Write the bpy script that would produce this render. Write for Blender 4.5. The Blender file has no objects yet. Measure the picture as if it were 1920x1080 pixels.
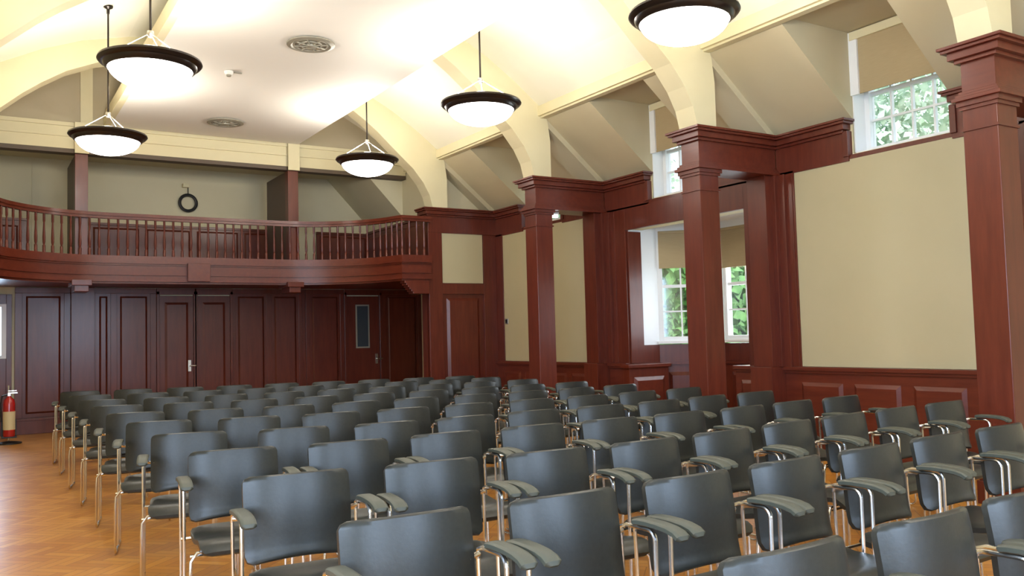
import bpy, bmesh, math, random
from mathutils import Vector, Matrix
random.seed(7)
C = bpy.context.scene.collection
PI = math.pi

# ------------------------------------------------------------------ materials
def mat(name, col, rough=.5, metal=0., coat=0., spec=.5, noise=None, bump=0., sheen=0.):
    m = bpy.data.materials.new(name); m.use_nodes = True
    nt = m.node_tree; b = nt.nodes['Principled BSDF']
    b.inputs['Base Color'].default_value = (*col, 1)
    b.inputs['Roughness'].default_value = rough
    b.inputs['Metallic'].default_value = metal
    b.inputs['Coat Weight'].default_value = coat
    b.inputs['Coat Roughness'].default_value = .15
    b.inputs['Specular IOR Level'].default_value = spec
    if noise:
        col2, scale, stretch = noise
        tc = nt.nodes.new('ShaderNodeTexCoord'); mp = nt.nodes.new('ShaderNodeMapping')
        mp.inputs['Scale'].default_value = stretch
        nz = nt.nodes.new('ShaderNodeTexNoise'); nz.inputs['Scale'].default_value = scale
        nz.inputs['Detail'].default_value = 5; nz.inputs['Roughness'].default_value = .6
        rp = nt.nodes.new('ShaderNodeValToRGB')
        rp.color_ramp.elements[0].position = .3; rp.color_ramp.elements[1].position = .72
        rp.color_ramp.elements[0].color = (*col, 1); rp.color_ramp.elements[1].color = (*col2, 1)
        nt.links.new(tc.outputs['Object'], mp.inputs[0]); nt.links.new(mp.outputs[0], nz.inputs['Vector'])
        nt.links.new(nz.outputs['Fac'], rp.inputs[0]); nt.links.new(rp.outputs[0], b.inputs['Base Color'])
        if bump:
            bp = nt.nodes.new('ShaderNodeBump'); bp.inputs['Strength'].default_value = bump
            bp.inputs['Distance'].default_value = .01
            nt.links.new(nz.outputs['Fac'], bp.inputs['Height']); nt.links.new(bp.outputs[0], b.inputs['Normal'])
    return m

def emis(name, col, st):
    m = bpy.data.materials.new(name); m.use_nodes = True
    b = m.node_tree.nodes['Principled BSDF']
    b.inputs['Base Color'].default_value = (.9, .88, .82, 1)
    b.inputs['Emission Color'].default_value = (*col, 1); b.inputs['Emission Strength'].default_value = st
    return m

wood = mat('mahogany', (.086, .0135, .0062), .36, coat=.15, spec=.4, noise=((.130, .0235, .0105), 3.0, (6, 6, .7)))
woodh = mat('mahogany_horizontal', (.094, .0150, .0068), .36, coat=.15, spec=.4, noise=((.138, .0255, .0112), 3.0, (6, .8, 6)))
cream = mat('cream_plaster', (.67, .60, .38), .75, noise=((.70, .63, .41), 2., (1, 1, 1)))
vaultm = mat('lit_vault_paint', (.80, .77, .63), .75, noise=((.82, .79, .66), 2., (1, 1, 1)))  # lighter cream copy, brightness of the lit vault painted in
slopem = mat('shaded_slope_paint', (.50, .44, .29), .75, noise=((.54, .47, .31), 1.5, (1, 1, 1)))  # darker cream copy, shade on the side slopes painted in
gablem = mat('shaded_gable_paint', (.40, .34, .22), .75, noise=((.44, .37, .25), 1.5, (1, 1, 1)))  # darkened cream, the gable's shade is put into the colour
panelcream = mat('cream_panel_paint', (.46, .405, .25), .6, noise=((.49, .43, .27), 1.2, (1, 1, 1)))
white = mat('white_ceiling_paint', (.80, .78, .72), .7)
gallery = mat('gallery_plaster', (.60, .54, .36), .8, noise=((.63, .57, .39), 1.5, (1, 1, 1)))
wframe = mat('white_window_paint', (.82, .84, .86), .4)
blindm = mat('tan_blind_fabric', (.40, .31, .17), .8, noise=((.45, .35, .20), 40, (.2, .2, 6)))
leather = mat('charcoal_leather', (.017, .0185, .0165), .37, spec=.45, noise=((.024, .0255, .023), 60, (1, 1, 1)), bump=.05)
padm = mat('grey_arm_pad', (.062, .066, .050), .5)
chrome = mat('chrome', (.78, .77, .76), .22, 1.)
bronze = mat('dark_bronze', (.022, .015, .012), .32, .55, coat=.3)
bulb = emis('lit_bowl_glass', (1, .96, .90), 17)
brass = mat('satin_metal', (.6, .58, .52), .3, 1.)
red = mat('red_enamel', (.42, .012, .012), .25, coat=.5)
blackm = mat('black_rubber', (.01, .01, .01), .5)
labelm = mat('cream_label', (.62, .52, .30), .5)
darkglass = mat('dark_wired_glass', (.05, .06, .07), .1)
ventm = mat('vent_metal', (.30, .28, .22), .5, .3)
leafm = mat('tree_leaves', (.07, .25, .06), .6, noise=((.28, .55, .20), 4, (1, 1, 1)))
paleleaf = mat('overexposed_leaves', (.40, .55, .40), .6, noise=((.60, .72, .60), 4, (1, 1, 1)))  # paler leaf copy, overexposure behind the high windows painted in
barkm = mat('tree_bark', (.09, .06, .04), .9)
grassm = mat('lawn', (.05, .16, .03), .9, noise=((.09, .25, .05), 6, (1, 1, 1)))
glassm = bpy.data.materials.new('window_glass'); glassm.use_nodes = True
nt = glassm.node_tree; nt.nodes.clear()
o_ = nt.nodes.new('ShaderNodeOutputMaterial'); mx = nt.nodes.new('ShaderNodeMixShader')
tr = nt.nodes.new('ShaderNodeBsdfTransparent'); gl = nt.nodes.new('ShaderNodeBsdfGlossy')
gl.inputs['Roughness'].default_value = .05; mx.inputs[0].default_value = .06
nt.links.new(tr.outputs[0], mx.inputs[1]); nt.links.new(gl.outputs[0], mx.inputs[2]); nt.links.new(mx.outputs[0], o_.inputs[0])

def herringbone():
    m = bpy.data.materials.new('herringbone_parquet'); m.use_nodes = True
    nt = m.node_tree; N = nt.nodes.new; L = nt.links.new; b = nt.nodes['Principled BSDF']
    def op(kind, a, c=None):
        n = N('ShaderNodeMath'); n.operation = kind
        for i, v in enumerate((a, c)):
            if v is None: continue
            if isinstance(v, (int, float)): n.inputs[i].default_value = v
            else: L(v, n.inputs[i])
        return n.outputs[0]
    tc = N('ShaderNodeTexCoord'); mp = N('ShaderNodeMapping'); mp.inputs['Rotation'].default_value = (0, 0, PI/4)
    mp.inputs['Scale'].default_value = (1/.075,)*3
    L(tc.outputs['Object'], mp.inputs[0]); sx = N('ShaderNodeSeparateXYZ'); L(mp.outputs[0], sx.inputs[0])
    u, v = op('ADD', sx.outputs[0], 400), op('ADD', sx.outputs[1], 200)
    i, j = op('FLOOR', u), op('FLOOR', v)
    mm = op('MODULO', op('ADD', op('SUBTRACT', i, j), 800), 8)
    isH = op('LESS_THAN', mm, 3.5); isV = op('SUBTRACT', 1, isH)
    idh_x = op('SUBTRACT', i, mm); idv_y = op('ADD', j, op('SUBTRACT', mm, 7))
    idx = op('ADD', op('MULTIPLY', isH, idh_x), op('MULTIPLY', isV, i))
    idy = op('ADD', op('MULTIPLY', isH, j), op('MULTIPLY', isV, idv_y))
    cb = N('ShaderNodeCombineXYZ'); L(idx, cb.inputs[0]); L(idy, cb.inputs[1]); L(isH, cb.inputs[2])
    wn = N('ShaderNodeTexWhiteNoise'); wn.noise_dimensions = '3D'; L(cb.outputs[0], wn.inputs['Vector'])
    # across and along distance to the block edge
    fu, fv = op('SUBTRACT', u, i), op('SUBTRACT', v, j)
    across = op('ADD', op('MULTIPLY', isH, fv), op('MULTIPLY', isV, fu))
    lu = op('SUBTRACT', u, idh_x); lv = op('SUBTRACT', v, idv_y)
    along = op('ADD', op('MULTIPLY', isH, lu), op('MULTIPLY', isV, lv))
    e1 = op('MINIMUM', across, op('SUBTRACT', 1, across)); e2 = op('MINIMUM', along, op('SUBTRACT', 4, along))
    gap = op('LESS_THAN', op('MINIMUM', e1, e2), .035)
    # grain
    g = N('ShaderNodeCombineXYZ'); L(op('MULTIPLY', across, 5), g.inputs[0]); L(op('ADD', along, op('MULTIPLY', wn.outputs['Value'], 97)), g.inputs[1])
    nz = N('ShaderNodeTexNoise'); nz.inputs['Scale'].default_value = 1.6; nz.inputs['Detail'].default_value = 4; L(g.outputs[0], nz.inputs['Vector'])
    t = op('ADD', op('MULTIPLY', wn.outputs['Value'], .65), op('MULTIPLY', nz.outputs['Fac'], .35))
    rp = N('ShaderNodeValToRGB'); rp.color_ramp.elements[0].color = (.40, .145, .018, 1); rp.color_ramp.elements[1].color = (.64, .31, .055, 1)
    e = rp.color_ramp.elements.new(.5); e.color = (.52, .22, .030, 1)
    L(t, rp.inputs[0])
    mxc = N('ShaderNodeMix'); mxc.data_type = 'RGBA'; L(gap, mxc.inputs[0]); L(rp.outputs[0], mxc.inputs[6]); mxc.inputs[7].default_value = (.26, .10, .025, 1)
    L(mxc.outputs[2], b.inputs['Base Color'])
    b.inputs['Roughness'].default_value = .38; b.inputs['Coat Weight'].default_value = .12; b.inputs['Coat Roughness'].default_value = .2
    return m
parquet = herringbone()

# ------------------------------------------------------------------ mesh helpers
class MB:
    def __init__(s): s.b = bmesh.new()
    def box(s, x0, x1, y0, y1, z0, z1):
        x0, x1 = sorted((x0, x1)); y0, y1 = sorted((y0, y1)); z0, z1 = sorted((z0, z1))
        v = [s.b.verts.new((x, y, z)) for x in (x0, x1) for y in (y0, y1) for z in (z0, z1)]
        for f in ((0, 1, 3, 2), (4, 6, 7, 5), (0, 4, 5, 1), (2, 3, 7, 6), (0, 2, 6, 4), (1, 5, 7, 3)):
            s.b.faces.new([v[i] for i in f])
        return s
    def obox(s, o, u, n, a, z, d):
        """box in a vertical plane frame: o origin, u horizontal unit, n outward unit; a along u, z heights, d along n"""
        o, u, n = Vector(o), Vector(u), Vector(n)
        v = [s.b.verts.new(o + u*p + n*q + Vector((0, 0, r))) for p in a for q in d for r in z]
        for f in ((0, 1, 3, 2), (4, 6, 7, 5), (0, 4, 5, 1), (2, 3, 7, 6), (0, 2, 6, 4), (1, 5, 7, 3)):
            s.b.faces.new([v[i] for i in f])
        return s
    def raised(s, o, u, n, a, z, inset=.035, depth=.02, base=0.):
        o, u, n = Vector(o), Vector(u), Vector(n)
        P = lambda p, r, q: s.b.verts.new(o + u*p + n*q + Vector((0, 0, r)))
        A = [P(p, r, base) for p, r in ((a[0], z[0]), (a[1], z[0]), (a[1], z[1]), (a[0], z[1]))]
        i = inset
        B = [P(p, r, base+depth) for p, r in ((a[0]+i, z[0]+i), (a[1]-i, z[0]+i), (a[1]-i, z[1]-i), (a[0]+i, z[1]-i))]
        for k in range(4): s.b.faces.new([A[k], A[(k+1) % 4], B[(k+1) % 4], B[k]])
        s.b.faces.new(B); s.b.faces.new(A[::-1])
        return s
    def prism(s, pts, axis, a, b):
        """polygon extruded along axis; pts are the two other coordinates in order"""
        def V(p, t):
            return {'X': (t, p[0], p[1]), 'Y': (p[0], t, p[1]), 'Z': (p[0], p[1], t)}[axis]
        A = [s.b.verts.new(V(p, a)) for p in pts]; B = [s.b.verts.new(V(p, b)) for p in pts]
        n = len(pts)
        for k in range(n): s.b.faces.new([A[k], A[(k+1) % n], B[(k+1) % n], B[k]])
        s.b.faces.new(A[::-1]); s.b.faces.new(B)
        return s
    def ribbon(s, pin, pout, axis, a, b):
        """strip between two polylines, extruded"""
        def V(p, t):
            return s.b.verts.new({'X': (t, p[0], p[1]), 'Y': (p[0], t, p[1]), 'Z': (p[0], p[1], t)}[axis])
        g = [[V(p, t) for p in pl] for pl in (pin, pout) for t in (a, b)]   # in-a, in-b, out-a, out-b
        for k in range(len(pin)-1):
            for u, v in ((0, 1), (1, 3), (3, 2), (2, 0)):
                s.b.faces.new([g[u][k], g[u][k+1], g[v][k+1], g[v][k]])
        for k in (0, len(pin)-1): s.b.faces.new([g[0][k], g[1][k], g[3][k], g[2][k]])
        return s
    def tube(s, pts, r, n=8, closed=False, cap=True):
        pts = [Vector(p) for p in pts]; m = len(pts); rings = []
        up = Vector((0, 0, 1)); prev = None
        for i in range(m):
            if closed: t = (pts[(i+1) % m]-pts[i-1]).normalized()
            else: t = (pts[min(i+1, m-1)]-pts[max(i-1, 0)]).normalized()
            if prev is None:
                a = t.cross(up)
                if a.length < .1: a = t.cross(Vector((1, 0, 0)))
            else: a = prev - t*prev.dot(t)
            a.normalize(); prev = a; c = t.cross(a)
            rr = r[i] if isinstance(r, (list, tuple)) else r
            rings.append([s.b.verts.new(pts[i]+(a*math.cos(2*PI*k/n)+c*math.sin(2*PI*k/n))*rr) for k in range(n)])
        for i in range(m if closed else m-1):
            A, B = rings[i], rings[(i+1) % m]
            for k in range(n): s.b.faces.new([A[k], A[(k+1) % n], B[(k+1) % n], B[k]])
        if cap and not closed: s.b.faces.new(rings[0][::-1]); s.b.faces.new(rings[-1])
        return s
    def lathe(s, prof, n=32, c=(0, 0, 0)):
        """profile of (r, z) about the vertical through c"""
        rings = []
        for r, z in prof:
            if r < 1e-5: rings.append([s.b.verts.new((c[0], c[1], c[2]+z))])
            else: rings.append([s.b.verts.new((c[0]+r*math.cos(2*PI*k/n), c[1]+r*math.sin(2*PI*k/n), c[2]+z)) for k in range(n)])
        for A, B in zip(rings[:-1], rings[1:]):
            for k in range(n):
                q = [A[k % len(A)], A[(k+1) % len(A)], B[(k+1) % len(B)], B[k % len(B)]]
                q2 = []
                for v in q:
                    if v not in q2: q2.append(v)
                if len(q2) > 2: s.b.faces.new(q2)
        return s
    def obj(s, name, m, parent=None, loc=None, smooth=False, bevel=0., rot=0.):
        bmesh.ops.recalc_face_normals(s.b, faces=s.b.faces)
        me = bpy.data.meshes.new(name); s.b.to_mesh(me); s.b.free()
        me.materials.append(m)
        if smooth:
            for p in me.polygons: p.use_smooth = True
            me.set_sharp_from_angle(angle=math.radians(42))
        o = bpy.data.objects.new(name, me); C.objects.link(o)
        if parent: o.parent = parent
        if loc: o.location = loc
        if rot: o.rotation_euler = (0, 0, rot)
        if bevel:
            md = o.modifiers.new('bevel', 'BEVEL'); md.width = bevel; md.segments = 2; md.limit_method = 'ANGLE'
        return o

def struct(o): o['kind'] = 'structure'; return o
def tag(o, label, cat, group=None):
    o['label'] = label; o['category'] = cat
    if group: o['group'] = group
    return o
def empty(name, loc, label, cat, group=None):
    o = bpy.data.objects.new(name, None); C.objects.link(o); o.location = loc; o.empty_display_size = .1
    return tag(o, label, cat, group)
def kids(o): return [c for c in bpy.data.objects if c.parent is o]
def copy_tree(o, parent=None, ch=None):
    c = o.copy(); C.objects.link(c); c.parent = parent
    for k in (ch or kids(o)):
        d = k.copy(); C.objects.link(d); d.parent = c
        for g in kids(k) if ch is None else []:
            e = g.copy(); C.objects.link(e); e.parent = d
    return c

# ------------------------------------------------------------------ room constants
P = [3.62, 6.85, 10.08, 13.25]        # near face of each pier along the right wall
CX = 3.15                              # centre line of the hall
XW = 8.0                               # right wall
RW = .28                               # pier thickness

# floor
struct(MB().box(-1.9, 9.6, -3.2, 17.0, -.12, 0).obj('floor', parquet))
tag_ground = struct(MB().box(-25, 40, -25, 45, -.40, -.30).obj('ground', grassm))

# ---- right wall with its openings
w = MB()
w.box(XW, XW+.25, -3.2, P[0], 0, 4.7)
for k in range(3):
    p, q = P[k], (P[k+1] if k < 2 else 16.9)
    a, b = p+1.122, p+2.228
    if k == 1:
        w.box(XW, XW+.25, p, 7.15, 0, 3.2); w.box(XW, XW+.25, 9.68, q, 0, 3.2)
        w.box(XW, XW+.25, 7.15, 9.68, 2.88, 3.2); w.box(XW, XW+.25, 7.2, 7.6, 0, .97)
    else:
        w.box(XW, XW+.25, p, q, 0, 3.2)
    w.box(XW, XW+.25, p, a, 3.2, 4.7); w.box(XW, XW+.25, b, q, 3.2, 4.7)
    w.box(XW, XW+.25, a, b, 3.2, 3.25); w.box(XW, XW+.25, a, b, 4.55, 4.7)
struct(w.obj('wall_right', cream))
# left wall and the wall behind the camera, with daylight openings
LX = -1.75
w = MB()
w.box(LX-.25, LX, -3.2, -1.6, 0, 4.7); w.box(LX-.25, LX, 2.6, 17.0, 0, 4.7)
w.box(LX-.25, LX, -1.6, 2.6, 0, 1.0); w.box(LX-.25, LX, -1.6, 2.6, 3.1, 4.7)
struct(w.obj('wall_left', cream))
w = MB()
w.box(LX, XW+.25, -3.45, -3.2, 0, 1.0); w.box(LX, XW+.25, -3.45, -3.2, 3.2, 6.4)
for a, b in ((LX, -1.0), (1.2, 2.4), (4.6, XW+.25)): w.box(a, b, -3.45, -3.2, 1.0, 3.2)
struct(w.obj('wall_front', cream))
# back wall: lower (under the gallery) and upper, with a door window far left
YB = 16.45
w = MB()
w.box(LX, -.2, YB, YB+.25, 0, 4.7); w.box(-.2, .5, YB, YB+.25, 0, 1.27); w.box(-.2, .5, YB, YB+.25, 2.14, 4.7)
w.box(.5, XW+.25, YB, YB+.25, 0, 4.7)
struct(w.obj('wall_back', gallery))

# ---- vault, roof wedges over the bays, arches
VR = [(6.86, 4.62), (6.45, 4.93), (6.0, 5.22), (5.5, 5.48), (5.0, 5.68), (4.4, 5.83), (3.8, 5.91), (CX, 5.94)]
VAULT = VR + [(2*CX-x, z) for x, z in VR[-2::-1]]
VOUT = [(CX+(x-CX)*1.03, z+.12) for x, z in VAULT]
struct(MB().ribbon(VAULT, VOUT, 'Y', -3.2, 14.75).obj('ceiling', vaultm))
# gable above the gallery beam and side fillers on the left
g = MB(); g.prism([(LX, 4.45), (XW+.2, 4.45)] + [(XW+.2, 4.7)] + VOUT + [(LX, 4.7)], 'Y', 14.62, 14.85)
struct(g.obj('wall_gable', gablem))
g = MB(); g.box(LX-.2, -.50, -3.2, 14.62, 4.62, 4.75)
struct(g.obj('ceiling_left_bays', cream))

we = MB()
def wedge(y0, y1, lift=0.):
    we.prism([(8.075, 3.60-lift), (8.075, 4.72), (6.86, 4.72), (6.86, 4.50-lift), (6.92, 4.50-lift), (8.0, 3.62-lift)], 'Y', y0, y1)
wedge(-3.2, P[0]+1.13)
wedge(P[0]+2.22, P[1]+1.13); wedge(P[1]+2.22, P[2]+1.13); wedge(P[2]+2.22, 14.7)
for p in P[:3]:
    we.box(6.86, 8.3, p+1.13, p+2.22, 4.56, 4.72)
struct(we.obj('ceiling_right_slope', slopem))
shade_strips = MB()
for p in P:                                  # raised strip shaped to stand in for the shade bands beside each arch
    shade_strips.prism([(8.0, 3.62), (6.87, 4.55), (6.87, 4.44), (7.94, 3.57)], 'Y', p+.012, p+.42)
struct(shade_strips.obj('trim_14', slopem))
struct(MB().box(6.80, 6.93, -3.2, 14.6, 4.50, 4.64).box(6.84, 6.93, -3.2, 14.6, 4.475, 4.50).obj('trim_1', cream))
struct(MB().box(-.63, -.50, -3.2, 14.6, 4.50, 4.64).obj('trim_2', cream))

IR = [(6.72, 3.62), (6.66, 3.85), (6.55, 4.05), (6.36, 4.28), (6.12, 4.49), (5.93, 4.66), (5.72, 4.85), (5.50, 5.02), (5.2, 5.22), (4.8, 5.40), (4.2, 5.56), (3.7, 5.62), (CX, 5.64)]
OR = [(7.0, 3.62), (7.0, 3.9), (7.0, 4.15), (6.97, 4.4), (6.93, 4.56), (6.86, 4.66), (6.45, 4.97), (6.0, 5.26), (5.5, 5.52), (5.0, 5.72), (4.4, 5.87), (3.8, 5.95), (CX, 5.98)]
INN = IR + [(2*CX-x, z) for x, z in IR[-2::-1]]; OUT = OR + [(2*CX-x, z) for x, z in OR[-2::-1]]
for k, p in enumerate([.42] + P):
    o = struct(MB().ribbon(INN, OUT, 'Y', p+.0, p+RW).obj('trim_%d' % (3+k), cream))

# ---- suspended flat ceiling panel with vents and detector
raft = empty('ceiling_panel', (3.3, 6, 4.8), 'broad flat white ceiling panel hung down the middle of the vault', 'ceiling panel')
MB().box(1.81, 4.79, -3.0, 14.5, 4.80, 4.90).obj('panel', white).parent = raft
MB().box(1.72, 1.81, -3.0, 14.5, 4.79, 4.97).obj('edge_strip', cream).parent = raft
for c in kids(raft): c.location = (-3.3, -6, -4.8)
def vent(x, y, lab):
    t = empty('ceiling_vent', (x, y, 4.79), lab, 'vent', 'round ceiling vents')
    MB().lathe([(0, 0), (.27, 0), (.27, -.015), (.225, -.03), (.19, -.01), (0, -.01)], 40).obj('outer_ring', ventm, t, smooth=False)
    MB().lathe([(.205, -.012), (.20, -.022), (.185, -.022), (.18, -.012)], 40).lathe([(.135, -.012), (.13, -.024), (.11, -.024), (.105, -.012)], 32).obj('louvre', ventm, t)
    b = MB()
    for k in range(8):
        a = k*PI/4; b.tube([(.03*math.cos(a), .03*math.sin(a), -.02), (.19*math.cos(a+.25), .19*math.sin(a+.25), -.02)], .009, 6)
    b.lathe([(0, -.01), (.06, -.012), (.055, -.04), (0, -.045)], 20).obj('diffuser', ventm, t)
vent(3.28, 9.45, 'nearer and larger looking of the two round vents in the white ceiling')
vent(3.30, 13.46, 'farther round vent in the white ceiling, close to the gallery beam')
t = empty('smoke_detector', (2.72, 10.9, 4.795), 'small round smoke detector on the white ceiling between the two vents', 'smoke detector')
MB().lathe([(0, 0), (.055, 0), (.055, -.02), (.04, -.045), (0, -.05)], 20).obj('base', white, t)
MB().lathe([(0, -.045), (.03, -.047), (.028, -.065), (0, -.068)], 16).obj('sensor', ventm, t)
MB().box(.06, .16, -.01, .01, -.012, 0).obj('conduit', ventm, t)

# ------------------------------------------------------------------ woodwork of the right wall
def crown(b, x0, x1, y0, y1, sx0=1, sx1=1, sy0=1, sy1=1, top=3.62):
    """stepped crown moulding around a block; s* switches the overhang on each side"""
    for z0, z1, o in ((top-.14, top-.11, .03), (top-.11, top-.05, .065), (top-.05, top-.025, .10), (top-.025, top, .12)):
        b.box(x0-o*sx0, x1+o*sx1, y0-o*sy0, y1+o*sy1, z0, z1)

names = ['nearest the camera at the right edge', 'between the large cream panel and the bay window', 'in front of the narrow cream panels', '']
for k in range(3):
    p = P[k]
    lab = ['square mahogany column cut by the right edge of the photo',
           'square mahogany column standing before the bay window',
           'square mahogany column standing before the farther cream wall panel'][k]
    t = empty('column', (6.86, p+RW/2, 0), lab, 'column', 'mahogany columns along the right wall')
    L = lambda o: (setattr(o, 'location', (-6.86, -(p+RW/2), 0)), o)[1]
    L(MB().box(6.72, 7.0, p, p+RW, .2, 3.15).obj('shaft', wood, t, bevel=.006))
    L(MB().box(6.69, 7.03, p-.03, p+RW+.03, 0, .18).box(6.705, 7.015, p-.015, p+RW+.015, .18, .21).obj('base', wood, t, bevel=.004))
    b = MB().box(6.708, 7.012, p-.012, p+RW+.012, 2.93, 2.95)
    for z0, z1, o in ((3.10, 3.13, .015), (3.13, 3.17, .03)): b.box(6.72-o, 7.0+o, p-o, p+RW+o, z0, z1)
    L(b.obj('capital', wood, t))
    e = MB().box(6.725, 7.94, p+.004, p+RW-.004, 3.18, 3.50)
    for z0, z1, o in ((3.17, 3.20, .055), (3.20, 3.225, .035), (3.225, 3.25, .015)): e.box(6.72-o, 7.94, p-o, p+RW+o, z0, z1)
    crown(e, 6.72, 7.94, p, p+RW, sx1=0)
    L(e.obj('entablature', woodh, t, bevel=.003))

U, NX = (0, 1, 0), (-1, 0, 0)            # right wall frame: along Y, outwards to -X
for k in range(3):
    p = P[k]; q = P[k+1]
    a, b = p+1.13, p+2.22
    lab = ['mahogany panelling round the large cream panel at the right', 'mahogany surround and dado of the bay window opening', 'mahogany panelling round the farther cream panel behind the third column'][k]
    t = empty('wall_panelling', (7.95, p+1.6, 0), lab, 'panelling', 'mahogany panelling on the right wall')
    L = lambda o: (setattr(o, 'location', (-7.95, -(p+1.6), 0)), o)[1]
    f = MB()
    y0 = p+RW; y1 = q
    # frieze with crown, interrupted by the dormer window
    f.box(7.94, 8.0, y0, a-.03, 3.17, 3.5); f.box(7.94, 8.0, b+.03, y1, 3.17, 3.5)
    crown(f, 7.94, 8.0, y0-.1, a-.10, sx1=0, sy0=0); crown(f, 7.94, 8.0, b+.10, y1+.1, sx1=0, sy1=0)
    for yy in (a-.085, b+.022): f.box(7.92, 8.0, yy, yy+.063, 3.22, 3.495)
    f.box(7.95, 8.0, a-.03, b+.03, 3.19, 3.235)
    if k != 1:
        f.box(7.94, 8.0, y0, y0+.2, .97, 3.2); f.box(7.94, 8.0, y1-.24, y1, .97, 3.2)
        L(f.obj('frame', wood, t, bevel=.003))
        ya, yb = y0+.12, y1-.24
        d = MB().box(7.93, 8.0, p+RW, y1, .0, .93); d.box(7.88, 8.0, p+RW, y1, .93, .972); d.box(7.905, 8.0, p+RW, y1, .90, .93)
        d.box(7.91, 8.0, p+RW, y1, 0, .16)
        L(d.obj('dado', woodh, t, bevel=.003))
        n = 4; s = (y1-.15-p-.35)/n
        for i in range(n):
            L(MB().raised((7.93, p+.40+i*s, 0), U, NX, (.0, s-.14), (.28, .80), .04, .022).obj('dado_panel', woodh, t))
    else:
        f.box(7.94, 8.0, y0-RW, 7.2, .97, 3.2); f.box(7.94, 8.0, 9.63, y1, .97, 3.2); f.box(7.94, 8.0, 7.2, 9.63, 2.87, 3.2)
        f.box(7.97, 8.21, 9.605, 9.625, .97, 2.85)
        L(f.obj('frame', wood, t, bevel=.003))
        for c0, c1 in ((p+RW, 7.6), (9.63, y1)):
            d = MB()
            d.box(7.93, 8.0, c0, c1, .0, .93); d.box(7.88, 8.0, c0, c1, .93, .972); d.box(7.905, 8.0, c0, c1, .90, .93); d.box(7.91, 8.0, c0, c1, 0, .16)
            L(d.obj('dado', woodh, t, bevel=.003))
        L(MB().raised((7.93, p+.34, 0), U, NX, (0, .32), (.28, .80), .04, .022).obj('dado_panel', woodh, t))
    # stepped pilaster where the screen meets the wall
    s = MB()
    for (c0, c1, dx) in ((-.22, .52, .05), (-.14, .42, .09), (-.05, .33, .14), (.0, RW, .24)):
        s.box(8.0-dx-.02, 8.0, p+c0, p+c1, .97, 3.17)
    s.box(7.70, 8.0, p-.02, p+RW+.02, 0, .97)
    L(s.obj('pilaster', wood, t, bevel=.004))
    if k != 1:
        y0p, y1p = (p+.42, q-.24)
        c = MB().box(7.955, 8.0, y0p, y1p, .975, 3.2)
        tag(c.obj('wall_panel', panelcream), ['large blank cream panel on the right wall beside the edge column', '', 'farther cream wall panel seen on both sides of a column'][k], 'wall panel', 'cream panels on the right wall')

# radiator casing in the window bay's far corner
t = empty('radiator_casing', (8.1, 9.55, 0), 'low mahogany radiator casing in the far corner of the window bay', 'radiator casing')
L = lambda o: (setattr(o, 'location', (-8.1, -9.55, 0)), o)[1]
L(MB().box(7.78, 8.50, 9.44, 9.575, 0, .91).obj('body', wood, t, bevel=.004))
L(MB().box(7.74, 8.52, 9.40, 9.58, .91, .96).obj('top', woodh, t, bevel=.006))
L(MB().raised((7.86, 9.44, 0), (1, 0, 0), (0, -1, 0), (0, .56), (.15, .78), .05, .025).obj('panel', woodh, t))

# bay window recess ------------------------------------------------
BP = [(8.0, 9.63), (8.52, 9.63), (9.2, 9.0), (9.2, 7.85), (8.52, 7.2), (8.0, 7.2)]
def seg_frame(i):
    a, b = Vector((*BP[i], 0)), Vector((*BP[i+1], 0)); u = (b-a); ln = u.length; u.normalize()
    n = Vector((u.y, -u.x, 0)); mid = Vector((8.3, 8.4, 0))
    if (mid-a).dot(n) < 0: n = -n
    return a, u, n, ln
b_ = MB(); w_ = MB()
for i in range(5):
    a, u, n, ln = seg_frame(i)
    lo = (.0, ln)
    b_.obox(a, u, n, lo, (0, 1.22), (-.12, 0)); b_.obox(a, u, n, lo, (.93, .965), (-.05, .04)); b_.obox(a, u, n, lo, (0, .15), (-.05, .02))
    if i in (1, 2, 3):
        b_.raised(a+u*.12, u, n, (0, ln-.24), (.25, .82), .05, -.03+.055)
        w_.obox(a, u, n, lo, (2.86, 3.1), (-.12, 0))
    else:
        w_.obox(a, u, n, (.0, ln) if i == 0 else (0, ln), (1.22, 3.1), (-.12, 0))
struct(b_.obj('wall_bay', wood))
struct(w_.obj('wall_bay_upper', wframe))
struct(MB().prism([(8.0, 9.8), (8.6, 9.8), (9.4, 9.1), (9.4, 7.7), (8.6, 7.0), (8.0, 7.0)], 'Z', 2.98, 3.15).obj('ceiling_bay', white))
MBf = MB().prism([(8.0, 9.8), (8.6, 9.8), (9.4, 9.1), (9.4, 7.7), (8.6, 7.0), (8.0, 7.0)], 'Z', -.12, .001)
struct(MBf.obj('floor_bay', parquet))

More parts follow.
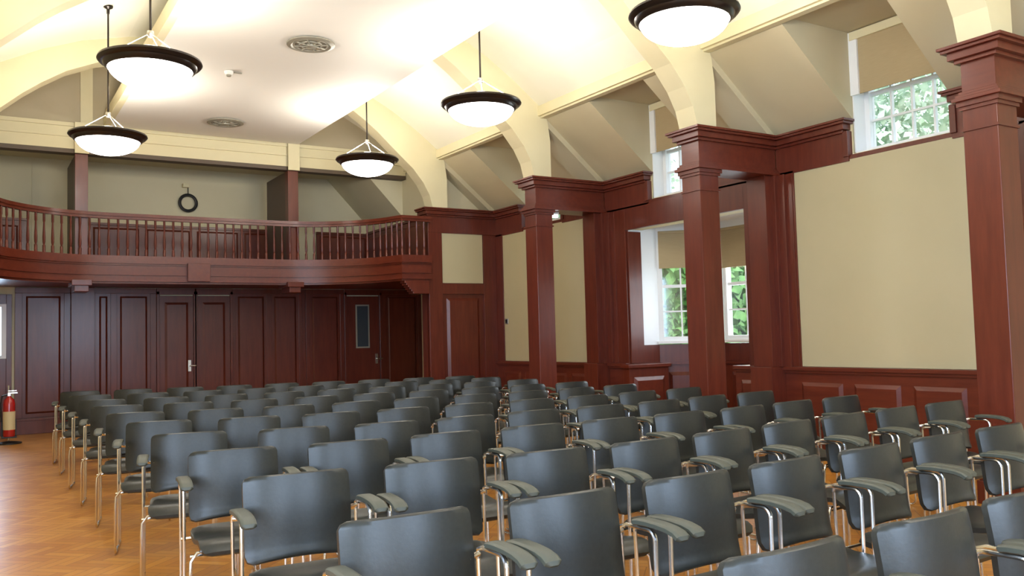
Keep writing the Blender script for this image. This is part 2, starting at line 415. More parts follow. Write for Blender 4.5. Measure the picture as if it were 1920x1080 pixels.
wn = [0]
def window(a, u, n, ln, z0, z1, cols, rows, blind_z, blabel, deep=0.):
    """white sash window with muntins, a pane and a roller blind in front"""
    wn[0] += 1
    a, u, n = Vector(a), Vector(u), Vector(n)
    f = MB(); fw = .07
    f.obox(a, u, n, (0, fw), (z0, z1), (-.10, 0)).obox(a, u, n, (ln-fw, ln), (z0, z1), (-.10, 0))
    f.obox(a, u, n, (fw, ln-fw), (z0, z0+fw), (-.10, 0)).obox(a, u, n, (fw, ln-fw), (z1-fw, z1), (-.10, 0))
    root = f.obj('window_%d' % wn[0], wframe, bevel=.004); struct(root)
    m = MB()
    for i in range(1, cols):
        c = fw+(ln-2*fw)*i/cols; m.obox(a, u, n, (c-.011, c+.011), (z0+fw, z1-fw), (-.075, -.035))
    for j in range(1, rows):
        c = z0+fw+(z1-z0-2*fw)*j/rows; h = .022 if j*2 == rows else .011
        m.obox(a, u, n, (fw, ln-fw), (c-h, c+h), (-.078, -.032))
    m.obj('muntins', wframe, root)
    s = MB().obox(a, u, n, (-.02, ln+.02), (z0-.03, z0+.012), (-.08, .05)).obj('window_sill', wframe, root, bevel=.004)
    MB().obox(a, u, n, (fw, ln-fw), (z0+fw, z1-fw), (-.058, -.052)).obj('pane', glassm, root)
    if deep:
        MB().obox(a, u, n, (0, ln), (z0-.02, z0+.014), (0, deep)).obox(a, u, n, (0, .014), (z0, z1), (0, deep)).obox(a, u, n, (ln-.014, ln), (z0, z1), (0, deep)).obox(a, u, n, (ln-.10, ln-.0), (z0+.62, z1), (deep, deep+.03)).obj('window_lining', wframe, root)  # last strip stands for the lit wall band, its brightness painted white
        MB().obox(a, u, n, (.02, ln-.02), (z1-.09, z1-.005), (deep-.03, deep+.04)).obj('pelmet', cream, root)
    if blind_z:
        o = a+n*(.03+max(0, deep-.03))+u*.03
        t = empty('roller_blind', tuple(o+Vector((0, 0, z1))), blabel, 'blind', 'tan roller blinds over the windows')
        off = -(o+Vector((0, 0, z1)))
        for q in (MB().obox(o, u, n, (0, ln-.06), (blind_z+.02, z1-.03), (0, .006)).obj('fabric', blindm, t),
                  MB().obox(o, u, n, (0, ln-.06), (blind_z-.005, blind_z+.02), (-.004, .010)).obj('hem_bar', blindm, t),
                  MB().tube([o+u*.0+n*.012+Vector((0, 0, z1-.02)), o+u*(ln-.06)+n*.012+Vector((0, 0, z1-.02))], .022, 10).obj('roller', blindm, t)):
            q.location = off
labs = ['tan roller blind on the angled far window of the bay', 'tan roller blind on the middle window of the bay seen right of the column', 'tan roller blind on the near angled window of the bay']
for i, bz, c in ((1, 2.33, 3), (2, 2.30, 3), (3, 2.33, 3)):
    a, u, n, ln = seg_frame(i)
    window(a+n*.0, u, n, ln, 1.26, 2.87, c, 4, bz, labs[i-1])
for k in range(3):
    a = (8.19, P[k]+1.13, 0)
    window(a, (0, 1, 0), (-1, 0, 0), 1.09, 3.25, 4.55, 4, 4, 3.88,
           ['tan roller blind half drawn over the high window above the large cream panel', 'tan roller blind over the high window above the bay opening', 'tan roller blind over the farthest high window'][k], .18)

# pier 4: solid panelled end wall beside the gallery ----------------
t = empty('end_panelling', (7.3, 13.25, 0), 'tall panelled mahogany wall end joining the gallery to the right wall', 'panelling')
L = lambda o: (setattr(o, 'location', (-7.3, -13.25, 0)), o)[1]
e = MB().box(6.60, 8.0, 13.27, 13.5, 0, 3.5)
e.box(6.60, 6.86, 13.22, 13.3, 0, 3.2); e.box(7.68, 7.94, 13.23, 13.3, 0, 3.2); e.box(6.86, 7.68, 13.23, 13.3, 2.15, 2.33); e.box(6.60, 8.0, 13.22, 13.3, 3.2, 3.5); e.box(6.86, 7.68, 13.24, 13.3, 0, .2)
crown(e, 6.60, 8.0, 13.22, 13.5, sx1=0, sy1=0)
L(e.obj('frame', wood, t, bevel=.004))
L(MB().raised((6.95, 13.27, 0), (1, 0, 0), (0, -1, 0), (0, .64), (.3, 2.08), .05, .03).obj('panel', wood, t))
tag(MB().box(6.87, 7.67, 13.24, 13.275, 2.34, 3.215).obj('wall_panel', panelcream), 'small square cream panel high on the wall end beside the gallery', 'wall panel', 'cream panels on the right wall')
t = empty('light_switch', (7.955, 12.93, 1.66), 'small dark switch on the narrow cream panel left of the far column', 'switch')
MB().box(-.012, 0, -.045, .045, -.045, .045).obj('plate', brass, t, bevel=.003)
MB().box(-.02, -.012, -.03, .03, -.03, .03).obj('rocker', blackm, t)
t = empty('socket_plate', (7.955, 12.93, 1.52), 'tiny pale socket plate just below the dark wall switch', 'socket')
MB().box(-.008, 0, -.03, .03, -.02, .02).obj('plate', panelcream, t)
t = empty('spotlight', (7.12, 10.24, 3.165), 'small lit white lamp under the beam beside the farther column', 'light')
MB().box(-.08, .08, -.04, .04, -.03, 0).obj('housing', white, t, bevel=.004)
MB().box(-.075, .075, -.035, .035, -.075, -.03).obj('diffuser', emis('lit_diffuser', (1, .95, .95), 3), t, bevel=.01)

# ------------------------------------------------------------------ back wall panelling under the gallery
def panelling(x0, x1, panels, lab, y=YB):
    t = empty('wood_panelling', ((x0+x1)/2, y, 0), lab, 'panelling', 'mahogany panelling under the gallery')
    off = (-(x0+x1)/2, -y, 0)
    f = MB().box(x0, x1, y-.04, y, 0, .26); f.box(x0, x1, y-.055, y-.04, .22, .25); f.box(x0, x1, y-.04, y, 2.32, 2.412)
    f.box(x0, x1, y-.01, y, .26, 2.32)
    xs = [x0]+[v for p in panels for v in p]+[x1]
    for i in range(0, len(xs), 2):
        if xs[i+1]-xs[i] > .01: f.box(xs[i], xs[i+1], y-.04, y-.01, .26, 2.32)
    f.obj('frame', wood, t, bevel=.004).location = off
    for a, b in panels:
        m = MB()
        for c0, c1, d0, d1 in ((a, b, .28, .33), (a, b, 2.27, 2.32), (a, a+.05, .33, 2.27), (b-.05, b, .33, 2.27)):
            m.box(c0, c1, y-.028, y-.01, d0, d1)
        m.raised((a+.05, y-.01, 0), (1, 0, 0), (0, -1, 0), (0, b-a-.10), (.33, 2.27), .03, .022)
        m.obj('panel', wood, t).location = off
panelling(.62, 1.44, [(.73, 1.34)], 'mahogany panelling beside the fire extinguisher, left of the first gallery post')
panelling(1.80, 2.80, [(1.83, 2.06), (2.16, 2.70)], 'mahogany panelling between the first gallery post and the double doors')
panelling(4.13, 5.45, [(4.18, 4.76), (4.86, 5.38)], 'mahogany panelling between the double doors and the dark wall corner')
panelling(5.52, 6.30, [(5.60, 6.22)], 'mahogany panelling just left of the door with the slot window')
panelling(7.10, 8.0, [(7.20, 7.92)], 'mahogany panelling right of the door with the slot window')
for i, (x0, x1) in enumerate(((1.44, 1.80), (5.45, 5.52))):
    o = MB().box(x0, x1, YB-.12 if i == 0 else YB-.02, YB, 0, 2.412).obj('pilaster', wood, bevel=.005)
    tag(o, ['wide flat mahogany pilaster rising behind the leftmost row ends', 'narrow strip for the shadow line at the corner in the panelling under the gallery'][i], 'pilaster')  # second strip is put where the corner shows a shadow line
def door(x0, x1, num, glass=None, handle=None):
    d = MB().box(x0, x1, YB-.035, YB, .01, 2.28)
    root = struct(d.obj('door_%d' % num, wood, bevel=.004))
    fr = MB().box(x0-.05, x0, YB-.07, YB, 0, 2.36).box(x1, x1+.05, YB-.07, YB, 0, 2.36).box(x0-.05, x1+.05, YB-.07, YB, 2.30, 2.412)
    fr.obj('door_frame', wood, root, bevel=.005)
    if glass:
        g0, g1, z0, z1 = glass
        MB().box(g0-.03, g1+.03, YB-.05, YB-.03, z0-.03, z1+.03).obj('glass_bead', ventm, root)
        MB().box(g0, g1, YB-.056, YB-.04, z0, z1).obj('glass', darkglass, root)
    else:
        MB().raised((x0+.09, YB-.035, 0), (1, 0, 0), (0, -1, 0), (0, x1-x0-.18), (.25, 2.16), .04, .015).obj('door_panel', wood, root)
    if handle:
        h = MB().tube([(handle, YB-.035, 1.02), (handle, YB-.10, 1.02), (handle+.1, YB-.10, 1.02)], .011, 8)
        h.box(handle-.025, handle+.025, YB-.045, YB-.033, .92, 1.12).obj('door_handle', brass, root)
door(2.85, 3.43, 1, handle=3.36); door(3.50, 4.08, 2)
door(6.35, 7.05, 3, glass=(6.57, 6.80, 1.27, 2.08), handle=6.98)
# glazed door far left
root = struct(MB().box(-.45, -.2, YB-.04, YB, 0, 2.3).box(.5, .58, YB-.04, YB, 0, 2.3).box(-.2, .5, YB-.04, YB, 0, 1.25).box(-.2, .5, YB-.04, YB, 2.14, 2.3).obj('door_4', wood, bevel=.004))
MB().box(-.2, -.15, YB-.05, YB+.03, 1.25, 2.14).box(.43, .5, YB-.05, YB+.03, 1.25, 2.14).box(-.15, .43, YB-.05, YB+.03, 1.25, 1.3).box(-.15, .43, YB-.05, YB+.03, 2.09, 2.14).obj('door_frame', wframe, root)
MB().box(-.15, .43, YB, YB+.008, 1.3, 2.09).obj('glass', glassm, root)

# ------------------------------------------------------------------ gallery
half = [(6.62, 13.18), (6.08, 13.18), (6.06, 13.30), (5.98, 13.55), (5.82, 13.85), (5.58, 14.12), (5.25, 14.36), (4.85, 14.52), (4.45, 14.57), (CX, 14.58)]
def smooth_path(pts, n=6):
    out = []
    for i in range(len(pts)-1):
        p0, p1, p2, p3 = pts[max(i-1, 0)], pts[i], pts[i+1], pts[min(i+2, len(pts)-1)]
        for k in range(n):
            t = k/n
            out.append(tuple(.5*((2*p1[j])+(-p0[j]+p2[j])*t+(2*p0[j]-5*p1[j]+4*p2[j]-p3[j])*t*t+(-p0[j]+3*p1[j]-3*p2[j]+p3[j])*t**3) for j in range(2)))
    out.append(pts[-1]); return out
curve = smooth_path(half[2:9], 8)
R_ = [half[0], half[1]] + curve + [half[9]]
GL = 2*CX-.0
PATH = R_ + [(6.24-x, y) for x, y in R_[-2::-1]]       # mirrored to the left end
def offset(path, d):
    out = []
    for i, p in enumerate(path):
        a, b = path[max(i-1, 0)], path[min(i+1, len(path)-1)]
        tx, ty = b[0]-a[0], b[1]-a[1]; l = math.hypot(tx, ty) or 1
        out.append((p[0]+ty/l*d, p[1]-tx/l*d))
    return out
gal = empty('gallery', (3.1, 15, 2.4), 'curved mahogany balcony with a balustrade across the far end of the hall', 'balcony')
GO = (-3.1, -15, -2.4)
def band(z0, z1, front, back, name, m, parent=gal, **k):
    b = MB(); A = offset(PATH, -front); B = offset(PATH, -back)
    for i in range(len(PATH)-1):
        v = [b.b.verts.new((*A[i], z0)), b.b.verts.new((*A[i+1], z0)), b.b.verts.new((*A[i+1], z1)), b.b.verts.new((*A[i], z1)),
             b.b.verts.new((*B[i], z0)), b.b.verts.new((*B[i+1], z0)), b.b.verts.new((*B[i+1], z1)), b.b.verts.new((*B[i], z1))]
        for f in ((0, 1, 2, 3), (4, 7, 6, 5), (3, 2, 6, 7), (0, 4, 5, 1)): b.b.faces.new([v[j] for j in f])
        if i in (0, len(PATH)-2):
            b.b.faces.new([v[j] for j in (0, 3, 7, 4)]); b.b.faces.new([v[j] for j in (1, 5, 6, 2)])
    if name is None: return b
    bmesh.ops.remove_doubles(b.b, verts=b.b.verts, dist=.0005)
    o = b.obj(name, m, parent, smooth=True); o.location = GO; return o
# sign: positive offset = towards the room
test = offset(PATH, -.1)[len(PATH)//2][1]
SGN = 1 if test < PATH[len(PATH)//2][1] else -1
def bnd(z0, z1, f, b, name, m=woodh): return band(z0, z1, f*SGN, b*SGN, name, m)
bnd(2.46, 2.68, .0, -.10, 'fascia'); bnd(2.68, 2.80, .045, -.10, 'top_moulding'); bnd(2.655, 2.68, .02, -.05, 'bead')
bnd(2.50, 2.62, .02, -.05, 'middle_band'); bnd(2.40, 2.46, .03, -.10, 'lower_moulding'); bnd(2.37, 2.40, -.01, -.12, 'bottom_bead')
bnd(3.41, 3.46, .05, -.05, 'handrail'); bnd(3.37, 3.41, .03, -.03, 'rail_moulding')
# slab
sl = MB().prism([(x, y+.02) for x, y in PATH] + [(-.6, YB-.01), (7.99, YB-.01), (7.99, 13.52), (6.62, 13.52)], 'Z', 2.42, 2.62)
sl.obj('deck', wood, gal).location = GO
# end brackets and centre plaque
for x0, x1 in ((6.12, 6.58), (-.34, .12)):
    br = MB()
    for k in range(6): br.box(x0+(.0 if x1 < 1 else .03*k), x1-(.03*k if x1 < 1 else 0), 13.16, 13.34, 2.36-.035*(k+1), 2.37-.035*k)
    br.obj('scroll_bracket', wood, gal, bevel=.008).location = GO
MB().box(2.95, 3.30, 14.49, 14.56, 2.41, 2.70).obj('plaque', woodh, gal, bevel=.004).location = GO
for x in (1.42, 4.70):
    MB().box(x-.10, x+.10, 14.5, 14.95, 2.24, 2.42).box(x-.14, x+.14, 14.45, 14.98, 2.33, 2.42).obj('soffit_bracket', wood, gal, bevel=.008).location = GO
# balusters along the path
bprof = [(.022, 0), (.022, .10), (.012, .115), (.02, .15), (.022, .22), (.015, .36), (.012, .44), (.018, .46), (.018, .57)]
bm_ = MB().lathe(bprof, 8, (0, 0, 0)); bo = bm_.obj('baluster', wood, gal, smooth=True)
first = True
pts = PATH; dist = 0; nxt = .12; count = 0
for i in range(len(pts)-1):
    a, b = Vector((*pts[i], 0)), Vector((*pts[i+1], 0)); l = (b-a).length
    while nxt <= dist+l:
        q = a+(b-a)*((nxt-dist)/l)
        o = bo if first else bo.copy()
        if not first: C.objects.link(o)
        first = False; o.parent = gal; o.location = (q.x+GO[0], q.y+GO[1], 2.80+GO[2]); count += 1
        nxt += .135
    dist += l
# posts, beam, gallery room
for i, x in enumerate((1.425, 4.71)):
    t = empty('gallery_post', (x, 14.6, 2.8), ['left square mahogany post rising from the balcony rail to the cream beam', 'right square mahogany post rising from the balcony rail to the cream beam'][i], 'post', 'gallery posts')
    MB().box(-.09, .09, -.02, .14, -.17, 1.545).obj('shaft', wood, t, bevel=.004)
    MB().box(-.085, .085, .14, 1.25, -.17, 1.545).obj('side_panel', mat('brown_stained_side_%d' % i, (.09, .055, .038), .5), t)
    MB().box(-.10, .10, -.09, -.065, 1.545, 2.02).obj('cap', cream, t, bevel=.004)
t = empty('gallery_beam', (3.1, 14.6, 4.4), 'long cream beam spanning the far end above the balcony', 'beam')
MB().box(-4.8, 3.75, -.0, .2, .02, .42).box(-4.8, 3.75, -.03, .0, .36, .42).box(-4.8, 3.75, -.03, .0, .20, .23).obj('beam_body', cream, t, bevel=.004)
MB().box(-4.8, 3.75, .0, .2, -.045, .02).obj('under_strip', mat('brown_strip', (.10, .07, .045), .6), t)  # dark brown strip along the beam's lower edge
struct(MB().box(LX, XW, 14.8, YB, 4.60, 4.72).obj('ceiling_gallery', gallery))
struct(MB().prism([(6.85, 2.63), (XW, 2.63), (XW, 4.6), (6.0, 4.6), (6.85, 3.7)], 'Y', 14.8, YB).box(6.87, XW, 13.53, 14.8, 2.63, 4.6).obj('wall_gallery', gallery))
# wainscot at the back of the gallery
for x0, x1, n, lab in ((1.72, 5.15, 4, 'dark panelled wainscot behind the balcony balusters between the posts'), (5.75, 6.84, 2, 'dark panelled wainscot behind the right curve of the balusters')):
    t = empty('wainscot', (x0, YB-.05, 2.6), lab, 'wainscot')
    b = MB().box(0, x1-x0, 0, .04, .02, .90).box(0, x1-x0, -.03, .04, .90, .94); b.obj('backing', wood, t)
    s = (x1-x0)/n
    for k in range(n): MB().raised((k*s+.06, 0, 0), (1, 0, 0), (0, -1, 0), (0, s-.12), (.1, .86), .03, .02).obj('panel', wood, t)
for (x, y, ln, rot, lab) in ((-.25, YB-.05, 1.05, 0, 'dark panelled wainscot behind the left curve of the balusters'), (6.80, 13.55, 2.8, PI/2, 'dark panelled wainscot along the gallery side wall at the right')):
    t = empty('wainscot', (x, y, 2.62), lab, 'wainscot'); t.rotation_euler = (0, 0, rot)
    if rot: t.location = (6.80, 16.35, 2.62); t.rotation_euler = (0, 0, -PI/2)
    MB().box(0, ln, 0, .04, 0, .90).box(0, ln, -.03, .04, .90, .94).obj('backing', wood, t)
    for k in range(int(ln/.9)): MB().raised((k*.95+.06, 0, 0), (1, 0, 0), (0, -1, 0), (0, .85), (.1, .82), .03, .02).obj('panel', wood, t)
struct(MB().box(1.41, 1.58, 14.585, 14.62, 4.83, 5.75).box(4.62, 4.79, 14.585, 14.62, 4.83, 5.75).obj('trim_11', cream))
struct(MB().box(.86, .93, YB-.02, YB, 2.6, 4.6).obj('trim_10', gallery))
t = empty('hoop', (3.345, YB-.06, 3.97), 'dark ring hanging from a small bracket on the gallery back wall', 'hoop')
MB().tube([(.145*math.cos(a*PI/14), 0, .145*math.sin(a*PI/14)) for a in range(28)], .028, 8, closed=True).obj('ring', blackm, t, smooth=True)
MB().tube([(0, 0, .17), (0, 0, .33)], .009, 6).obj('hook', blackm, t)
MB().box(-.09, .02, -.03, .06, .28, .35).obj('bracket', cream, t, bevel=.004)

# ------------------------------------------------------------------ pendant lamps
def pendant(x, y, top, lab, first=None):
    if first is None:
        t = empty('pendant_lamp', (x, y, 4.05), lab, 'pendant lamp', 'bowl pendant lamps')
        MB().lathe([(.36, -.055), (.375, -.075), (.40, -.06), (.415, -.03), (.445, -.02), (.462, .0), (.455, .02), (.43, .03), (.40, .025), (.37, .0), (.36, -.03), (.36, -.055)], 56).obj('rim', bronze, t, smooth=True)
        n = 10; pr = [(.372*math.cos(k/n*PI/2), -.05-.19*math.sin(k/n*PI/2)) for k in range(n+1)]; pr[-1] = (0, -.24)
        MB().lathe(pr, 48).obj('glass_bowl', bulb, t, smooth=True)
        MB().lathe([(0, .30), (.03, .30), (.035, .27), (.02, .24), (0, .235)], 16).obj('hub', chrome, t, smooth=True)
        for k in range(3):
            a = k*2*PI/3+.9
            MB().tube([(.02*math.cos(a), .02*math.sin(a), .27), (.40*math.cos(a), .40*math.sin(a), .02)], .005, 6).obj('hanger', chrome, t)
    else:
        t = copy_tree(first, None, [c for c in kids(first) if c.name.split('.')[0] not in ('rod', 'canopy')])
        t.location = (x, y, 4.05); t['label'] = lab
    MB().tube([(0, 0, .29), (0, 0, top-4.05)], .011, 8).obj('rod', bronze, t); rod = kids(t)[-1]
    MB().lathe([(0, top-4.05), (.06, top-4.05), (.055, top-4.07), (.02, top-4.09), (.018, top-4.15), (0, top-4.15)], 20).obj('canopy', bronze, rod)
    return t
l0 = pendant(1.46, 11.85, 5.72, 'farther of the two bowl pendants hanging at the left')
pendant(1.42, 8.57, 5.71, 'nearer of the two bowl pendants at the left, its glass overlapping the white ceiling', l0)
pendant(4.96, 11.88, 5.69, 'smallest looking bowl pendant, hanging before the arch at the gallery', l0)
pendant(4.93, 8.46, 5.70, 'middle bowl pendant in the right hand row', l0)
pendant(5.05, 5.26, 5.66, 'largest looking bowl pendant at the top edge of the photo', l0)
LAMPS = [(1.46, 11.85), (1.42, 8.57), (4.96, 11.88), (4.93, 8.46), (5.05, 5.26), (1.42, 5.26), (1.42, 2.0), (5.0, 2.0)]  # last three are unseen, without fittings, added for the light

# ------------------------------------------------------------------ chairs
def rounded_slab(prof, hw, th, rc, nu=10, bow=0.):
    """closed slab: prof = list of (y, z) along the length, half width hw, thickness th, corner radius rc"""
    b = MB(); n = len(prof); L = [0]
    for i in range(1, n): L.append(L[-1]+math.hypot(prof[i][0]-prof[i-1][0], prof[i][1]-prof[i-1][1]))
    T = L[-1]; top = []; bot = []
    for i, (y, z) in enumerate(prof):
        a = prof[max(i-1, 0)]; c = prof[min(i+1, n-1)]
        ty, tz = c[0]-a[0], c[1]-a[1]; l = math.hypot(ty, tz); ny, nz = -tz/l, ty/l
        d = min(L[i], T-L[i]); w = hw if d >= rc else hw-rc+math.sqrt(max(rc*rc-(rc-d)**2, 0))
        r1, r2 = [], []
        for k in range(nu+1):
            s = -1+2*k/nu; x = s*w; e = bow*(x/hw)**2
            edge = th/2*(1-.45*abs(s)**8)*(1 if 0 < i < n-1 else .55)
            yy, zz = y+ny*e, z+nz*e
            r1.append(b.b.verts.new((x, yy+ny*edge, zz+nz*edge))); r2.append(b.b.verts.new((x, yy-ny*edge, zz-nz*edge)))
        top.append(r1); bot.append(r2)
    for i in range(n-1):
        for k in range(nu):
            b.b.faces.new([top[i][k], top[i][k+1], top[i+1][k+1], top[i+1][k]])
            b.b.faces.new([bot[i][k], bot[i+1][k], bot[i+1][k+1], bot[i][k+1]])
        b.b.faces.new([top[i][0], top[i+1][0], bot[i+1][0], bot[i][0]])
        b.b.faces.new([top[i][nu], bot[i][nu], bot[i+1][nu], top[i+1][nu]])
    for k in range(nu):
        b.b.faces.new([top[0][k], bot[0][k], bot[0][k+1], top[0][k+1]])
        b.b.faces.new([top[-1][k], top[-1][k+1], bot[-1][k+1], bot[-1][k]])
    return b
ch = bpy.data.objects.new('conference_chair', None); C.objects.link(ch); ch.empty_display_size = .1
# the chair faces -Y (towards the camera); backrest gently concave towards the sitter, leaning back at the top
bp = [(.0, .852), (-.001, .845), (-.004, .83), (-.010, .80), (-.020, .74), (-.028, .68), (-.033, .62), (-.038, .57), (-.043, .545), (-.050, .53), (-.056, .522)]
bk = rounded_slab(bp, .226, .036, .03, 14, bow=-.048 if False else .048)
bk.obj('backrest', leather, ch, smooth=True)
sp = [(-.02, .475), (-.035, .462), (-.06, .452), (-.12, .443), (-.20, .442), (-.28, .452), (-.34, .464), (-.39, .470), (-.43, .466), (-.455, .452), (-.47, .43), (-.475, .42)]
rounded_slab(sp, .226, .042, .05, 10, bow=.0).obj('seat', leather, ch, smooth=True)
def arc(c, r, a0, a1, ax, n=4):
    return [(ax, c[0]+r*math.cos(math.radians(a0+(a1-a0)*k/n)), c[1]+r*math.sin(math.radians(a0+(a1-a0)*k/n))) for k in range(n+1)]
for s in (-1, 1):
    x = s*.263
    post = [(x, .055, .665), (x, .05, .695), (x, .02, .705), (x, -.07, .707)] + arc((-.10, .672), .035, 90, 180, x) + [(x, -.135, .3), (x, -.135, .011)]
    MB().tube(post, .0085, 8).obj('arm_post', chrome, ch, smooth=True)
    run = [(x, .04, .012), (x, -.34, .012)] + arc((-.36, .052), .04, -90, -180, x) + [(x, -.402, .30), (x*.98, -.402, .39), (x*.88, -.395, .425), (x*.6, -.39, .43)]
    MB().tube(run, .0085, 8).obj('sled_leg', chrome, ch, smooth=True)
    MB().tube([(x, .03, .012), (x, .032, .10), (x, .045, .40), (x, .055, .665)], .0075, 8).obj('rear_leg', chrome, ch, smooth=True)
    pd = rounded_slab([(-.035, .722), (-.045, .727), (-.07, .731), (-.11, .733), (-.17, .732), (-.22, .728), (-.255, .720), (-.275, .708), (-.281, .700)], .0300, .024, .014, 8)
    for v in pd.b.verts: v.co.x += x
    pd.obj('armrest', padm, ch, smooth=True)
    MB().tube([(x, .05, .68), (x*.93, .04, .68), (s*.20, .005, .68)], .009, 6).obj('back_support', chrome, ch, smooth=True)
MB().tube([(-.262, -.39, .41), (.262, -.39, .41)], .009, 6).obj('front_rail', chrome, ch, smooth=True)
MB().tube([(-.262, .035, .41), (.262, .035, .41)], .009, 6).obj('rear_rail', chrome, ch, smooth=True)

COLX = [1.175, 1.775, 2.37, 2.965, 3.56, 4.16, 4.765, 5.365, 5.965]
ROWS = [
 [1.53, 1.515, 1.52, 1.54, 1.56, 1.58, 1.60, 1.62, 1.64],
 [2.523, 2.49, 2.50, 2.526, 2.561, 2.59, 2.607, 2.63, 2.64],
 [3.62, 3.55, 3.47, 3.46, 3.494, 3.542, 3.607, 3.655, 3.666],
 [4.67, 4.56, 4.53, 4.52, 4.49, 4.48, 4.48, 4.53, 4.557],
 [5.73, 5.53, 5.40, 5.38, 5.40, 5.37, 5.38, 5.44, 5.45],
 [6.78, 6.58, 6.45, 6.40, 6.39, 6.36, 6.35, 6.36, 6.37],
 [7.82, 7.62, 7.50, 7.43, 7.40, 7.36, 7.34, 7.34, 7.35],
 [8.92, 8.72, 8.58, 8.48, 8.42, 8.36, 8.31, 8.27, 8.25],
 [10.02, 9.82, 9.68, 9.57, 9.50, 9.44, 9.39, 9.35, 9.32],
 [11.12, 10.93, 10.78, 10.66, 10.57, 10.47, 10.38, 10.31, 10.25],
 [12.22, 12.05, 11.85, 11.70, 11.58, 11.42, 11.28, 11.12, 10.98]]
OR_ = ['first', 'second', 'third', 'fourth', 'fifth', 'sixth', 'seventh', 'eighth', 'ninth']
rown = ['nearest row', 'second row from the camera', 'third row from the camera', 'fourth row from the camera', 'fifth row from the camera', 'middle row of the hall',
        'fifth row from the back wall', 'fourth row from the back wall', 'third row from the back wall', 'second row from the back wall', 'rearmost row below the gallery']
parts = kids(ch); used = False
rc = random.Random(3)
for r, row in enumerate(ROWS):
    for c, y in enumerate(row):
        if r == 0 and not (1 <= c <= 4): continue
        if r == 1 and c > 6: continue
        if not used: t = ch; used = True
        else:
            t = ch.copy(); C.objects.link(t)
            for k in parts:
                d = k.copy(); C.objects.link(d); d.parent = t
        slope = (row[min(c+1, 8)]-row[max(c-1, 0)])/(COLX[min(c+1, 8)]-COLX[max(c-1, 0)])
        t.location = (COLX[c]+(rc.random()-.5)*.012, y+(rc.random()-.5)*.02, 0)
        t.rotation_euler = (0, 0, math.atan(slope)*.6+(rc.random()-.5)*.02)
        seat = {0: 'aisle seat at its left end', 8: 'last seat at its window end'}.get(c, OR_[c]+' seat from the left aisle')
        t['label'] = 'charcoal armchair in the %s, %s' % (rown[r], seat)
        t['category'] = 'chair'; t['group'] = 'charcoal conference chairs in rows'

# ------------------------------------------------------------------ fire extinguisher on a stand
t = empty('extinguisher_stand', (.50, 15.0, 0), 'dark floor stand holding the fire extinguisher at the left edge', 'stand')
MB().lathe([(0, 0), (.17, 0), (.17, .02), (.05, .04), (0, .04)], 24).obj('base', blackm, t)
MB().tube([(0, .09, .03), (0, .09, .86)], .014, 8).obj('pole', chrome, t)
MB().box(-.10, .10, -.08, .10, .09, .11).box(-.10, .10, .08, .10, .09, .35).obj('cradle', blackm, t)
t = empty('fire_extinguisher', (.50, 15.0, .11), 'red fire extinguisher with cream label standing at the far left', 'fire extinguisher')
MB().lathe([(0, 0), (.075, 0), (.08, .02), (.08, .48), (.07, .54), (.03, .58), (.025, .60), (0, .60)], 24).obj('cylinder', red, t, smooth=True)
MB().lathe([(.081, .10), (.0815, .11), (.0815, .36), (.081, .37)], 24).obj('instruction_label', labelm, t)
MB().box(-.02, .02, -.02, .02, .59, .64).box(-.015, .11, -.012, .012, .63, .65).box(-.015, .10, -.012, .012, .665, .68).obj('valve', chrome, t, bevel=.002)
MB().tube([(-.02, 0, .62), (-.09, 0, .60), (-.11, 0, .48), (-.10, 0, .22)], .012, 8).obj('hose', blackm, t)

# ------------------------------------------------------------------ garden seen through the windows
def leaves(b, c, R, n, seed):
    rr = random.Random(seed)
    for _ in range(n):
        d = Vector((rr.gauss(0, 1), rr.gauss(0, 1), rr.gauss(0, 1))).normalized()
        p = Vector(c)+Vector((d.x*R[0], d.y*R[1], d.z*R[2]))*(rr.random()**.35)
        u = Vector((rr.gauss(0, 1), rr.gauss(0, 1), rr.gauss(0, 1))).normalized(); v = u.cross(d).normalized(); s = .09+.12*rr.random()
        b.b.faces.new([b.b.verts.new(p+u*s), b.b.verts.new(p+v*s*.6), b.b.verts.new(p-u*s), b.b.verts.new(p-v*s*.6)])
for i, (x, y, s, lab) in enumerate(((13.4, 13.6, 1.05, 'leafy garden tree seen through the left window of the bay'), (16.6, 14.2, 1.2, 'garden tree seen behind the column and the bay windows'),
                                  (15.5, 18.5, 1.1, 'farther garden tree beyond the left edge of the bay window'), (13.6, 10.2, .85, 'garden tree outside the near side of the bay'),
                                  (24.0, 15.6, 2.9, 'tall garden tree whose crown shows through the high window at the right'), (19.5, 25.5, 2.7, 'tall distant garden tree behind the farther high window'))):
    t = empty('tree', (x, y, -.3), lab, 'tree', 'garden trees outside the bay window')
    MB().tube([(0, 0, 0), (.05, .02, 1.2), (0, .05, 2.4)], [.18*s, .13*s, .08*s], 10).obj('trunk', barkm, t)
    b = MB()
    for k in range(5): leaves(b, (random.uniform(-.6, .6)*s, random.uniform(-.6, .6)*s, (1.3+.55*k)*max(1, s*.85)), (1.05*s, 1.05*s, .8*s), int(520*max(1, s*.9)), i*10+k)
    b.obj('crown', leafm if s < 2 else paleleaf, t)

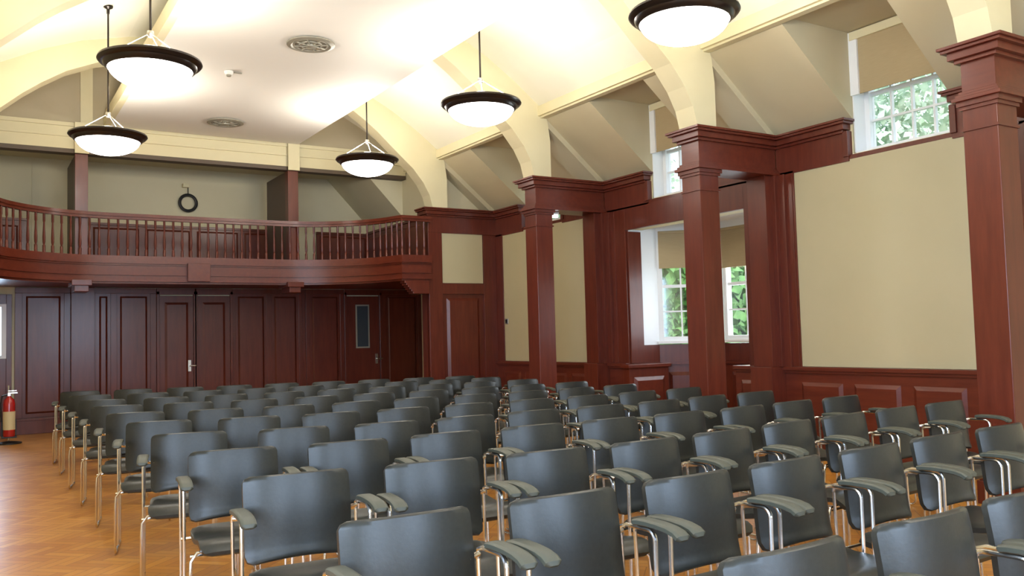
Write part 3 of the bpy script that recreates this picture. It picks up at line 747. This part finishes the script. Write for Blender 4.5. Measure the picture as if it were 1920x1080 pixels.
# ------------------------------------------------------------------ light
wd = bpy.data.worlds.new('sky'); bpy.context.scene.world = wd; wd.use_nodes = True
wb = wd.node_tree.nodes['Background']; wb.inputs[0].default_value = (.78, .90, 1.0, 1); wb.inputs[1].default_value = 2.2
for i, (x, y) in enumerate(LAMPS):
    ld = bpy.data.lights.new('lamp_uplight', 'POINT'); ld.energy = 100; ld.shadow_soft_size = .14; ld.color = (1, .93, .82)
    o = bpy.data.objects.new('lamp_uplight', ld); C.objects.link(o); o.location = (x, y, 4.12)
def area(name, loc, rot, sx, sy, e, col):
    ld = bpy.data.lights.new(name, 'AREA'); ld.shape = 'RECTANGLE'; ld.size = sx; ld.size_y = sy; ld.energy = e; ld.color = col
    o = bpy.data.objects.new(name, ld); C.objects.link(o); o.location = loc; o.rotation_euler = rot
cool = (.55, .73, 1.0)
area('daylight_left_window', (LX-.3, .5, 2.05), (0, -PI/2, 0), 2.1, 4.2, 420, cool)       # faces +X
area('daylight_rear_window', (.1, -3.5, 2.1), (PI/2, 0, 0), 2.2, 2.2, 300, cool)          # faces +Y
area('daylight_rear_window_right', (3.5, -3.5, 2.1), (PI/2, 0, 0), 2.2, 2.2, 300, cool)
area('daylight_bay', (9.6, 8.4, 2.0), (0, PI/2, 0), 1.6, 1.8, 90, (.85, .93, 1.0))
area('daylight_far_door', (.14, YB+.5, 1.7), (-PI/2, 0, 0), .9, 1.2, 60, cool)
sd = bpy.data.lights.new('sun', 'SUN'); sd.energy = 4.5; sd.angle = .05; sd.color = (1, .96, .88)
so = bpy.data.objects.new('sun', sd); C.objects.link(so); so.rotation_euler = (math.radians(48), 0, math.radians(-20))

# ------------------------------------------------------------------ camera
yaw, pitch, roll, f = math.radians(31.98), math.radians(3.167), math.radians(-1.507), 1629.6
cy, sy, cp, sp_ = math.cos(yaw), math.sin(yaw), math.cos(pitch), math.sin(pitch)
F = Vector((sy*cp, cy*cp, sp_)); R0 = Vector((cy, -sy, 0)); U0 = R0.cross(F)
Rv = R0*math.cos(roll)+U0*math.sin(roll); Uv = -R0*math.sin(roll)+U0*math.cos(roll)
cd = bpy.data.cameras.new('camera'); cd.sensor_width = 36; cd.lens = f/1920*36; cd.clip_end = 200
co = bpy.data.objects.new('camera', cd); C.objects.link(co)
co.matrix_world = Matrix(((Rv.x, Uv.x, -F.x, 0), (Rv.y, Uv.y, -F.y, 0), (Rv.z, Uv.z, -F.z, 1.4), (0, 0, 0, 1)))
sc = bpy.context.scene; sc.camera = co
sc.view_settings.view_transform = 'Standard'; sc.view_settings.look = 'None'; sc.view_settings.gamma = 1; sc.view_settings.use_curve_mapping = False
sc.view_settings.exposure = -0.18
